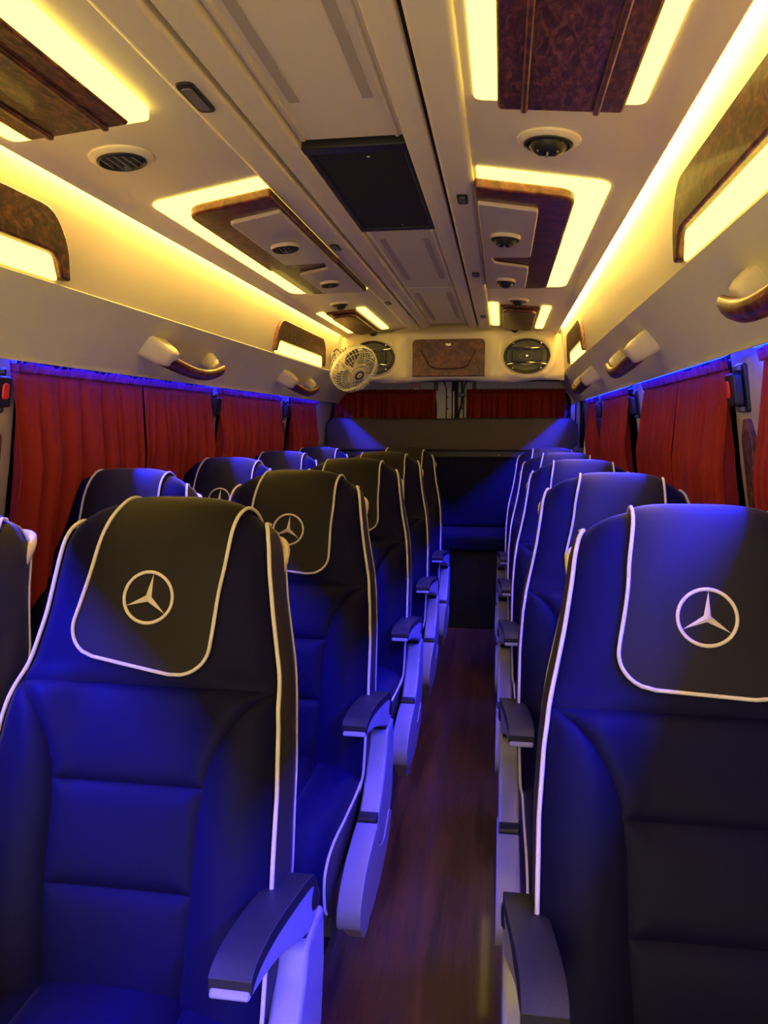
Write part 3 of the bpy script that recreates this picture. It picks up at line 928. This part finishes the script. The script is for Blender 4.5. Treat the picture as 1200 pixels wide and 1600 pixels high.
# ------------------------------------------------------------------ wall fan
def fan():
    c = Vector((-0.868, 4.50, 1.632))
    ax = Vector((0.58, -0.56, -0.60)).normalized()          # the way the fan faces
    t = thing('wall_fan', 'small white caged fan mounted in the rear left corner', 'fan', (-1.0, 4.62, 1.60))
    zx = ax
    xx = Vector((0, 0, 1)).cross(zx).normalized()
    yx = zx.cross(xx)
    m = Matrix((xx, yx, zx)).transposed().to_4x4()
    m.translation = c
    R = 0.148

    def T(p):
        return m @ Vector(p)

    def circ(r, h, n=40):
        return [T((r * math.cos(k * 2 * math.pi / n), r * math.sin(k * 2 * math.pi / n), h)) for k in range(n)]
    obj('rim_band', MB().grid([circ(R, -0.012), circ(R + 0.003, 0), circ(R, 0.012), circ(R - 0.004, 0.0)], True, True), 'white', t)
    for nm, sg, dep in (('front_cage', 1, 0.062), ('rear_cage', -1, 0.070)):
        w = MB()
        for k in range(44):
            a = k * 2 * math.pi / 44
            pts = [T((r * math.cos(a), r * math.sin(a), sg * h)) for r, h in ((R, 0.006), (R * 0.97, dep * 0.45), (R * 0.88, dep * 0.78), (R * 0.6, dep * 0.95), (R * 0.26, dep))]
            w.tube(pts, 0.0014, 4, caps=False)
        for f, h in ((0.93, 0.62), (0.74, 0.88), (0.45, 0.98)):
            w.tube(circ(R * f, sg * dep * h, 32), 0.0016, 4, True)
        obj(nm, w, 'white', t)
    obj('hub_cap', MB().lathe([(R * 0.30, 0.058), (R * 0.30, 0.066), (R * 0.22, 0.070), (R * 0.16, 0.068), (R * 0.1, 0.074), (0.0005, 0.075)], m), 'ivory', t)
    obj('hub_ring', MB().lathe([(R * 0.2, 0.0705), (R * 0.18, 0.0735), (R * 0.14, 0.0735), (R * 0.13, 0.069)], m), 'black', t)
    for k in range(3):
        a = k * 2 * math.pi / 3
        rows = []
        for i in range(7):
            r = R * (0.2 + 0.68 * i / 6)
            hw = 0.24 + 0.5 * math.sin(math.pi * (0.15 + 0.75 * i / 6)) * 0.8
            rows.append([T((r * math.cos(a + hw * q), r * math.sin(a + hw * q), 0.016 * q)) for q in np.linspace(-1, 1, 7)])
        obj('blade', MB().grid(rows), 'shell', t, solid=0.002)
    obj('motor', MB().lathe([(0.0005, -0.13), (0.030, -0.128), (0.042, -0.11), (0.045, -0.06), (0.040, -0.02), (0.03, 0.0), (0.03, 0.03), (0.0005, 0.032)], m), 'ivory', t)
    e = T((0, 0, -0.10))
    obj('arm', MB().tube(smooth_curve([tuple(e), tuple(e + Vector((-0.02, 0.01, 0.04))), (-0.985, 4.62, 1.70), (-1.022, 4.62, 1.70)], 14), 0.012, 10), 'shell', t)
    obj('wall_plate', MB().lathe([(0.0005, 0.012), (0.035, 0.012), (0.042, 0.004), (0.042, -0.004)], Matrix.Translation((-1.020, 4.62, 1.70)) @ Matrix.Rotation(math.radians(90), 4, 'Y'), 20), 'shell', t)
    cable = smooth_curve([(-1.01, 4.60, 1.74), (-0.985, 4.58, 1.755), (-0.965, 4.57, 1.735), (-0.955, 4.57, 1.75), (-0.935, 4.56, 1.74), (-0.93, 4.56, 1.76)], 26)
    obj('cable', MB().tube(cable, 0.0035, 6), 'black', t)


fan()

# ------------------------------------------------------------------ padded board and rear bench


def pad(x0, x1, y0, y1, z0, z1, r=0.03, sag=0.0, n=36):
    """soft cushion block: rounded section lofted along x"""
    rows = []
    sec = round_poly([(y0, z0), (y0, z1), (y1, z1), (y1, z0)], r, 6)
    cy, cz = (y0 + y1) / 2, (z0 + z1) / 2
    for i in range(n + 1):
        u = i / n
        x = x0 + (x1 - x0) * u
        e = min(1, min(u, 1 - u) * (x1 - x0) / r + 0.001)
        k = 1 - (1 - math.sqrt(max(0, 1 - (1 - e) ** 2))) * r / min(y1 - y0, z1 - z0) * 1.4
        dz = sag * math.sin(u * 23.0) * 0.5 + sag * math.sin(u * 9 + 1)
        rows.append([(x, cy + (p[0] - cy) * k, cz + (p[1] - cz) * k + (dz if p[1] > cz else 0)) for p in sec])
    m = MB().grid(rows, True)
    L = len(sec)
    m.f.append(tuple(reversed(range(L))))
    m.f.append(tuple(len(m.v) - L + k for k in range(L)))
    return m


top('padded_board', pad(XC - 0.885, XC + 0.835, 5.28, 5.36, 1.128, 1.352, 0.022, 0.003), 'board', 'long black padded board across the rear below the red curtains', 'padded board', loc=(XC, 5.32, 1.13), smooth=50)
t = thing('rear_bench', 'full-width black rear bench at the end of the aisle', 'bench', (XC, 5.1, 0.0))
obj('backrest', pad(XC - 0.90, XC + 0.86, 5.22, 5.34, 0.61, 1.085, 0.035), 'leather', t, smooth=50)
obj('seat_cushion', pad(XC - 0.90, XC + 0.86, 4.84, 5.26, 0.50, 0.612, 0.03), 'leather', t, smooth=50)
obj('front_panel', MB().box(XC - 0.88, XC + 0.84, 4.87, 4.90, 0.0, 0.51), 'rubber', t, 0.004)
obj('support_rail', MB().box(XC - 0.89, XC + 0.85, 5.32, 5.35, 1.085, 1.128), 'steel', t, 0.004)
for x in (-0.62, -0.56, -0.02):
    obj('bolt', MB().box(x - 0.012, x + 0.012, 5.30, 5.32, 1.092, 1.112), 'shell', t, 0.003)

# ------------------------------------------------------------------ passenger seats (local frame: faces -y, origin on the floor under the head)
FRONT = [(-.205, .36), (-.195, .43), (-.175, .54), (-.148, .65), (-.115, .75), (-.078, .84), (-.052, .887), (-.036, .92), (-.012, .985), (.0, 1.03), (.014, 1.08),
         (.034, 1.125), (.060, 1.153), (.090, 1.165), (.120, 1.156), (.140, 1.13), (.150, 1.09), (.152, 1.02)]
FP = smooth_curve(FRONT, 400)
FQ = np.concatenate([[0], np.cumsum(np.linalg.norm(np.diff(FP, axis=0), axis=1))])
I_APEX = int(np.argmax(FP[:, 1]))


def q_of_z(z):
    return float(np.interp(z, FP[:I_APEX + 1, 1], FQ[:I_APEX + 1]))


Q_APEX, Q_END = float(FQ[I_APEX]), float(FQ[-1])
Q_SEAM = q_of_z(0.888)
HALF = ([0.36, .43, .60, .75, .84, .89, .94, 1.0, 1.06, 1.11, 1.145, 1.165], [.218, .234, .241, .239, .232, .224, .212, .199, .190, .184, .177, .168])


def half_w(q):
    z = float(np.interp(q, FQ, FP[:, 1]))
    return float(np.interp(z, *HALF))


def prof_pt(q):
    y, z = float(np.interp(q, FQ, FP[:, 0])), float(np.interp(q, FQ, FP[:, 1]))
    e = 0.004
    t = np.array([np.interp(q + e, FQ, FP[:, 0]) - np.interp(q - e, FQ, FP[:, 0]), np.interp(q + e, FQ, FP[:, 1]) - np.interp(q - e, FQ, FP[:, 1])])
    t = t / (np.linalg.norm(t) + 1e-9)
    return y, z, -t[1], t[0]            # outward normal of the profile


def sstep(a, b, x):
    u = min(1, max(0, (x - a) / (b - a)))
    return u * u * (3 - 2 * u)


def surf(s, q, off=0.0):
    y, z, ny, nz = prof_pt(q)
    h = half_w(q)
    a = abs(s)
    head = sstep(Q_SEAM - 0.03, Q_SEAM + 0.04, q)
    over = sstep(Q_APEX - 0.08, Q_APEX, q)
    crown = head * (-0.028 * a ** 3.2 * (1 + 0.2 * over)) + (1 - head) * (0.020 * sstep(0.35, 0.75, a) - 0.030 * a ** 7)
    o = off + crown
    return (s * h, y + ny * o, z + nz * o)


def s_in(z):
    """inner edge of the side bolsters"""
    return float(np.interp(z, [0.36, 0.45, 0.60, 0.72, 0.77, 0.81, 0.845, 0.870, 0.888], [0.44, 0.46, 0.49, 0.50, 0.53, 0.60, 0.71, 0.84, 0.955]))


def patch(qa, qb, sa, sb, nq, ns, h=0.013, soft=0.013, open_a=False, open_b=False, edge=(True, True)):
    """a padded panel between two seam lines sa(q), sb(q)"""
    rows = []
    for i in range(nq + 1):
        u = i / nq
        u = u + 0.12 * math.sin(2 * math.pi * u) / (2 * math.pi) * -1 * 3
        q = qa + (qb - qa) * u
        a, b = sa(q), sb(q)
        row = []
        for j in range(ns + 1):
            v = j / ns
            v = v - 0.36 * math.sin(2 * math.pi * v) / (2 * math.pi)
            s = a + (b - a) * v
            W = half_w(q)
            d = 9.0
            if not open_a:
                d = min(d, q - qa)
            if not open_b:
                d = min(d, qb - q)
            if edge[0]:
                d = min(d, (s - a) * W)
            if edge[1]:
                d = min(d, (b - s) * W)
            d = max(d, 0)
            row.append(surf(s, q, h * (1 - math.exp(-d / soft)) - h * 0.75))
        rows.append(row)
    return MB().grid(rows)


def cushion_profile():
    return smooth_curve([(-.15, .432), (-.25, .428), (-.38, .436), (-.49, .446), (-.56, .440), (-.603, .415), (-.615, .375), (-.608, .325), (-.59, .30)], 60)


CP = cushion_profile()


def cush_patch(sa, sb, ns):
    rows = []
    tl = np.gradient(CP, axis=0)
    for i in range(len(CP)):
        ty, tz = tl[i] / np.linalg.norm(tl[i])
        ny, nz = tz, -ty
        if nz < 0 and i < 20:
            ny, nz = -ny, -nz
        row = []
        for j in range(ns + 1):
            v = j / ns
            v = v - 0.36 * math.sin(2 * math.pi * v) / (2 * math.pi)
            s = sa + (sb - sa) * v
            W = 0.228 - 0.02 * sstep(-.45, -.62, CP[i][0]) * 0
            d = min((s - sa), (sb - s)) * W
            o = 0.012 * (1 - math.exp(-max(d, 0) / 0.012)) - 0.010 + 0.010 * sstep(0.45, 0.8, abs(s)) - 0.020 * abs(s) ** 8 + (0.042 * (1 - abs(s) ** 2.2) if i < 40 else 0.042 * (1 - abs(s) ** 2.2) * max(0, (55 - i) / 15))
            row.append((s * W, CP[i][0] + ny * o, CP[i][1] + nz * o))
        rows.append(row)
    return MB().grid(rows)


def cushion_edge(s, off=0.0):
    m = cush_patch(-1, 1, 2)
    return [(s * 0.228, p[1], p[2]) for p in m.v[(0 if s < 0 else 2)::3]]


BACK = smooth_curve([(-.05, .36), (-.045, .45), (-.02, .62), (.03, .80), (.075, .90), (.115, 1.0), (.148, 1.09), (.142, 1.13), (.121, 1.156), (.092, 1.164)], 60)


def CORNER(i):
    return 0.036 * sstep(40, 57, i)


def edge_line(s, n=60, off=0.0):
    return [surf(s, q, off) for q in np.linspace(0.0, Q_APEX, n)]


def seat_meshes():
    out = {}
    one = lambda q: 1.0
    inn = lambda q: s_in(float(np.interp(q, FQ, FP[:, 1])))
    q0, q1, q2 = q_of_z(0.40), q_of_z(0.605), q_of_z(0.752)
    out['headrest'] = patch(Q_SEAM, Q_END, lambda q: -1.0, one, 40, 36, 0.014, 0.014, open_b=True)
    out['bolster_l'] = patch(0.0, Q_SEAM, lambda q: -1.0, lambda q: -inn(q), 50, 14)
    out['bolster_r'] = patch(0.0, Q_SEAM, inn, one, 50, 14)
    out['panel_a'] = patch(q2, Q_SEAM, lambda q: -inn(q), inn, 18, 26)
    out['panel_b'] = patch(q1, q2, lambda q: -inn(q), inn, 16, 22)
    out['panel_c'] = patch(0.0, q1, lambda q: -inn(q), inn, 20, 22)
    # flanks: dark vinyl between the front edge and the back shell
    for nm, s in (('flank_l', -1), ('flank_r', 1)):
        fe = edge_line(s, 60, -0.008)
        rows = []
        for i in range(60):
            f = np.array(fe[i])
            b = np.array([s * (abs(fe[i][0]) - 0.004), BACK[i][0], BACK[i][1] - CORNER(i)])
            row = []
            for k in range(6):
                v = k / 5
                p = f * (1 - v) + b * v
                p[0] += s * 0.007 * math.sin(math.pi * v)
                row.append(tuple(p))
            rows.append(row)
        out[nm] = MB().grid(rows)
    rows = []
    for i in range(60):
        fe = surf(1.0, Q_APEX * i / 59)
        hw = abs(fe[0]) - 0.004
        rows.append([(x * hw, BACK[i][0] + 0.016 * (1 - x ** 4), BACK[i][1] - 0.004 * (i > 50) - CORNER(i) * abs(x) ** 3) for x in np.linspace(-1, 1, 13)])
    out['back_shell'] = MB().grid(rows)
    for nm, s in (('piping_l', -1), ('piping_r', 1)):
        ln = [surf(s, q, 0.0005) for q in np.linspace(0.01, Q_APEX + 0.03, 64)]
        out[nm] = MB().tube(ln, 0.0035, 8)
        bk = [(s * (abs(surf(1.0, Q_APEX * i / 59)[0]) - 0.002), BACK[i][0] + 0.002, BACK[i][1] - CORNER(i)) for i in range(14, 60, 2)]
        out['back_' + nm] = MB().tube(bk, 0.0019, 6)
    # cushion
    out['cushion_c'] = cush_patch(-0.52, 0.52, 20)
    out['cushion_l'] = cush_patch(-1.0, -0.52, 12)
    out['cushion_r'] = cush_patch(0.52, 1.0, 12)
    for nm, s in (('cushion_piping_l', -1), ('cushion_piping_r', 1)):
        out[nm] = MB().tube(cushion_edge(s)[4:], 0.0035, 8)
    m = MB()
    for s in (-1, 1):
        e = cushion_edge(s)
        rows = [[p, (s * 0.222, p[1] + (0.01 if p[1] < -0.55 else 0), min(p[2], 0.30)), (s * 0.20, max(p[1], -0.58), 0.285)] for p in e]
        m.grid(rows)
    m.box(-0.205, 0.205, -0.58, -0.10, 0.27, 0.30)
    out['cushion_base'] = m
    # base frame
    out['cross_beam'] = MB().box(-0.21, 0.21, -0.50, -0.46, 0.23, 0.272)
    out['cross_beam_b'] = MB().box(-0.21, 0.21, -0.20, -0.16, 0.23, 0.272)
    for nm, x in (('leg_l', -0.15), ('leg_r', 0.15)):
        m = MB()
        m.prism(round_poly([(-.52, 0.0), (-.12, 0.0), (-.12, .015), (-.20, .03), (-.20, .24), (-.26, .24), (-.28, .05), (-.42, .05), (-.45, .24), (-.50, .24), (-.49, .03), (-.52, .015)], 0.006, 2),
                lambda p: (x - 0.018, p[0], p[1]), lambda p: (x + 0.018, p[0], p[1]))
        out[nm] = m
    # grip across the back of the head
    pts = smooth_curve([(-.176, .120, 1.03), (-.182, .145, 1.065), (-.176, .165, 1.085), (-.14, .19, 1.09), (0, .20, 1.09), (.14, .19, 1.09), (.176, .165, 1.085), (.182, .145, 1.065), (.176, .120, 1.03)], 44)
    out['back_grip'] = MB().tube(pts, 0.0095, 10)
    return out


def cover_meshes(tw):
    """draped head cover, turned by tw degrees about the emblem"""
    out = {}
    qc = q_of_z(1.018)
    hw, qlo, qhi = 0.112, q_of_z(0.912) - qc, Q_END - 0.02 - qc
    c, s_ = math.cos(math.radians(tw)), math.sin(math.radians(tw))

    def S(x, p, off):
        # shear-free turn near the emblem that fades out over the top edge
        xr = x * c + p * s_
        pr = -x * s_ * (1 - sstep(0.10, 0.22, p)) + p * (c if p < 0 else 1)
        q = min(max(qc + pr, 0.01), Q_END - 0.004)
        return surf(max(-0.98, min(0.98, xr / half_w(q))), q, off)

    def lim(p):
        """half width at height p (rounded lower corners, a little flare)"""
        w = hw * (1.0 + 0.10 * sstep(0.05, -0.10, p) - 0.06 * sstep(0.06, 0.16, p))
        r = 0.055
        d = p - qlo
        if d < r:
            w -= r - math.sqrt(max(0, r * r - (r - d) ** 2))
        return w
    np_, nx = 46, 20
    ps = [qlo + (qhi - qlo) * ((i / np_) ** 1.25) for i in range(np_ + 1)]
    outer = [[S(lim(p) * (2 * j / nx - 1), p, 0.0125 - 0.003 * abs(2 * j / nx - 1) ** 6) for j in range(nx + 1)] for p in ps]
    inner = [[S(lim(p) * (2 * j / nx - 1), p, 0.0065) for j in range(nx + 1)] for p in ps]
    m = MB().grid(outer).grid(inner)
    n = nx + 1
    o2 = len(outer) * n
    for i in range(np_):
        for j in (0, nx):
            a, b = i * n + j, (i + 1) * n + j
            m.f.append((a, b, o2 + b, o2 + a))
    for j in range(nx):
        m.f.append((j, j + 1, o2 + j + 1, o2 + j))
    out['cover'] = m
    bord = [S(-lim(p), p, 0.0115) for p in reversed(ps)]
    bot = [S(lim(ps[0]) * f, ps[0], 0.0115) for f in np.linspace(-1, 1, 16)[1:-1]]
    bord = bord + bot + [S(lim(p), p, 0.0115) for p in ps]
    out['cover_piping'] = MB().tube(bord, 0.0031, 8)
    R = 0.0415
    m = MB().tube([S(R * math.cos(k * 2 * math.pi / 40), R * math.sin(k * 2 * math.pi / 40), 0.0135) for k in range(40)], 0.0028, 8, True)
    out['emblem_ring'] = m
    m = MB()
    tips = [90, 210, 330]
    vs = [S(0, 0, 0.0185)]
    for a in tips:
        r = math.radians(a)
        r2 = math.radians(a + 60)
        vs.append(S(0.0395 * math.cos(r), 0.0395 * math.sin(r), 0.0140))
        vs.append(S(0.0058 * math.cos(r2), 0.0058 * math.sin(r2), 0.0132))
    m.add(vs, [(0, 1, 2), (0, 2, 3), (0, 3, 4), (0, 4, 5), (0, 5, 6), (0, 6, 1)])
    out['emblem_star'] = m
    return out


def arm_meshes(d):
    """armrest and side trim on the side d = +1 (right) or -1 (left) of the seat"""
    out = {}

    def ext(poly, xa, xb):
        return MB().prism(poly if d > 0 else poly[::-1], lambda p: (d * xa, p[0], p[1]), lambda p: (d * xb, p[0], p[1]))
    out['side_post'] = ext(round_poly([(-.108, .512), (-.125, .47), (-.165, .425), (-.215, .39), (-.262, .366), (-.262, .30), (-.20, .245), (-.09, .25), (-.028, .32), (-.004, .42), (-.004, .512)], 0.012, 3), 0.236, 0.286)
    out['side_cover'] = ext(round_poly([(-.285, .362), (-.35, .356), (-.43, .342), (-.49, .318), (-.525, .285), (-.527, .248), (-.48, .215), (-.37, .192), (-.24, .196), (-.12, .225), (-.06, .275), (-.10, .30), (-.19, .262), (-.26, .285), (-.285, .32)], 0.014, 3), 0.237, 0.289)
    out['hinge_button'] = ext(round_poly([(-.290, .350), (-.256, .352), (-.256, .372), (-.290, .370)], 0.006, 3), 0.238, 0.284)
    out['foot_flange'] = ext(round_poly([(-.49, .222), (-.40, .200), (-.30, .198), (-.33, .172), (-.39, .158), (-.43, .165)], 0.006, 3), 0.244, 0.280)
    out['post_socket'] = ext(round_poly([(-.096, .50), (-.016, .50), (-.016, .5145), (-.096, .5145)], 0.01, 3), 0.244, 0.278)
    out['boot'] = ext(round_poly([(-.088, .505), (-.026, .505), (-.020, .562), (-.12, .572), (-.13, .548)], 0.008, 3), 0.242, 0.276)
    shift = lambda y: -0.020 * sstep(0.08, 0.31, -y)
    top_l = [(-.030, .556), (-.040, .590), (-.070, .613), (-.12, .624), (-.19, .629), (-.26, .628), (-.315, .622), (-.338, .612)]
    low_l = [(-.346, .588), (-.30, .582), (-.23, .572), (-.17, .555), (-.12, .538), (-.07, .526), (-.036, .530)]
    sq = lambda L: [(-.045 + (a + .03) * (.272 / .308), b - 0.004) for a, b in L]
    top_l, low_l = sq(top_l), sq(low_l)
    P = smooth_curve(top_l, 26)
    Lq = smooth_curve(low_l, 22)

    def arm(poly, xa, xb):
        return MB().prism(poly if d > 0 else poly[::-1], lambda p: (d * (xa + shift(p[0])), p[0], p[1]), lambda p: (d * (xb + shift(p[0])), p[0], p[1]))
    # grid-built so that the curved outline stays clean
    up = [(a - 0.004 * (a < -0.3), b - 0.016) for a, b in P]
    out['arm_bracket'] = arm([tuple(p) for p in up] + [tuple(p) for p in Lq], 0.231, 0.285)
    out['arm_pad'] = arm([tuple(p) for p in P] + [(a, b - 0.020) for a, b in P[::-1]], 0.229, 0.287)
    out['pivot_cap'] = MB().lathe([(0.020, -0.002), (0.020, 0.006), (0.015, 0.010), (0.0005, 0.011)],
                                  Matrix.Translation((d * 0.279, -0.062, 0.560)) @ Matrix.Rotation(math.radians(90 * d), 4, 'Y'), 18)
    return out


MESH = {}


def cache(prefix, dct, mats):
    for k, mb in dct.items():
        me = mb.mesh(k, 45)
        me.materials.append(M[mats[k]])
        MESH[(prefix, k)] = me


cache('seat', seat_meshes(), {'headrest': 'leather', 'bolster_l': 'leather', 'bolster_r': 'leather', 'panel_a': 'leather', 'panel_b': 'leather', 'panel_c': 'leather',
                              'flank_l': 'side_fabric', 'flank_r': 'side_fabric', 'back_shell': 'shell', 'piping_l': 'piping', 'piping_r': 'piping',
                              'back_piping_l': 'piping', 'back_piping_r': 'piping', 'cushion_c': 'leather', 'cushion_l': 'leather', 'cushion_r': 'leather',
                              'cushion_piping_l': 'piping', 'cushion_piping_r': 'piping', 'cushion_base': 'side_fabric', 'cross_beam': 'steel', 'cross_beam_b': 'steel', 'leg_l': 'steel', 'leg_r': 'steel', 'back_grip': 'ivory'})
for tw in (10, 6, 3):
    cache('cover%d' % tw, cover_meshes(tw), {'cover': 'leather2', 'cover_piping': 'piping', 'emblem_ring': 'thread', 'emblem_star': 'thread'})
for d in (-1, 1):
    cache('arm%d' % d, arm_meshes(d), {'side_post': 'plastic', 'side_cover': 'plastic', 'hinge_button': 'black', 'foot_flange': 'plastic', 'post_socket': 'rubber', 'boot': 'rubber',
                                       'arm_bracket': 'plastic', 'arm_pad': 'armpad', 'pivot_cap': 'black'})


def inst(name, key, parent, bevel=0.0, label=None):
    o = bpy.data.objects.new(name, MESH[key])
    COL.objects.link(o)
    o.parent = parent
    finish(o, bevel, 3)
    if label:
        o['label'] = label
    return o


def seat(x, y, arm, tw, label, group):
    t = thing('passenger_seat', label, 'seat', (x, y, 0), group)
    S = lambda nm, k, par=t, **kw: inst(nm, ('seat', k), par, **kw)
    S('headrest', 'headrest')
    for e in 'lr':
        b = S('back_bolster', 'bolster_' + e)
        S('piping', 'piping_' + e, b, label='cream piping along the seat edge')
        f = S('back_flank', 'flank_' + e)
        S('piping', 'back_piping_' + e, f)
        c = S('cushion_bolster', 'cushion_' + e)
        S('piping', 'cushion_piping_' + e, c)
        S('leg', 'leg_' + e)
    for k in 'abc':
        S('back_panel', 'panel_' + k)
    S('cushion_panel', 'cushion_c')
    S('cushion_base', 'cushion_base')
    S('cross_beam', 'cross_beam')
    S('cross_beam', 'cross_beam_b')
    S('back_shell', 'back_shell')
    S('back_grip', 'back_grip', label='ivory grip behind the headrest')
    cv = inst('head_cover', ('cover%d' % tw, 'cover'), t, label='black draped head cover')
    inst('piping', ('cover%d' % tw, 'cover_piping'), cv)
    inst('emblem_ring', ('cover%d' % tw, 'emblem_ring'), cv, label='embroidered cream ring')
    inst('emblem_star', ('cover%d' % tw, 'emblem_star'), cv, label='embroidered three-pointed star')
    if arm:
        A = lambda nm, par, bv=0.0, **kw: inst(nm, ('arm%d' % arm, nm), par, bv, **kw)
        sp = A('side_post', t, 0.007, label='light grey plastic side post')
        A('post_socket', sp)
        A('boot', sp, 0.003)
        sc = A('side_cover', t, 0.010, label='light grey plastic side cover')
        A('hinge_button', sc, 0.003)
        A('foot_flange', sc, 0.004)
        ab = A('arm_bracket', t, 0.004)
        A('arm_pad', ab, 0.007, label='worn black arm pad')
        A('pivot_cap', ab)
    return t


ROWS = [1.17, 2.00, 2.80, 3.55, 4.30]
ORD = ['first', 'second', 'third', 'fourth', 'fifth']
for i, y in enumerate(ROWS):
    seat(-0.565, y, 1, (10, 6, 3, 3, 6)[i], [
        'large black seat with armrest in the left foreground, tilted star emblem',
        'black aisle seat directly behind the large left foreground seat',
        'third black aisle seat in the row left of the walkway',
        'fourth black aisle seat in the row left of the walkway',
        'rearmost black aisle seat in the row left of the walkway'][i], 'aisle seats left of the walkway')
for i, y in enumerate(ROWS):
    seat(-1.062, y, 0, (3, 3, 6, 3, 3)[i], [
        'black window seat cut off by the left picture edge',
        'black window seat below the largest left curtain, second row',
        'third black window seat along the left curtains',
        'fourth black window seat along the left curtains, below the second left window',
        'rearmost black window seat on the left before the padded board'][i], 'window seats on the left')
for i, y in enumerate(ROWS):
    seat(0.300 - 0.008 * i, y, -1, (3, 6, 3, 6, 3)[i], [
        'large black seat in the right foreground cut off by the picture edge',
        'black single seat directly behind the right foreground seat',
        'third black single seat right of the walkway',
        'fourth black single seat right of the walkway',
        'rearmost black single seat right of the walkway'][i], 'single seats right of the walkway')
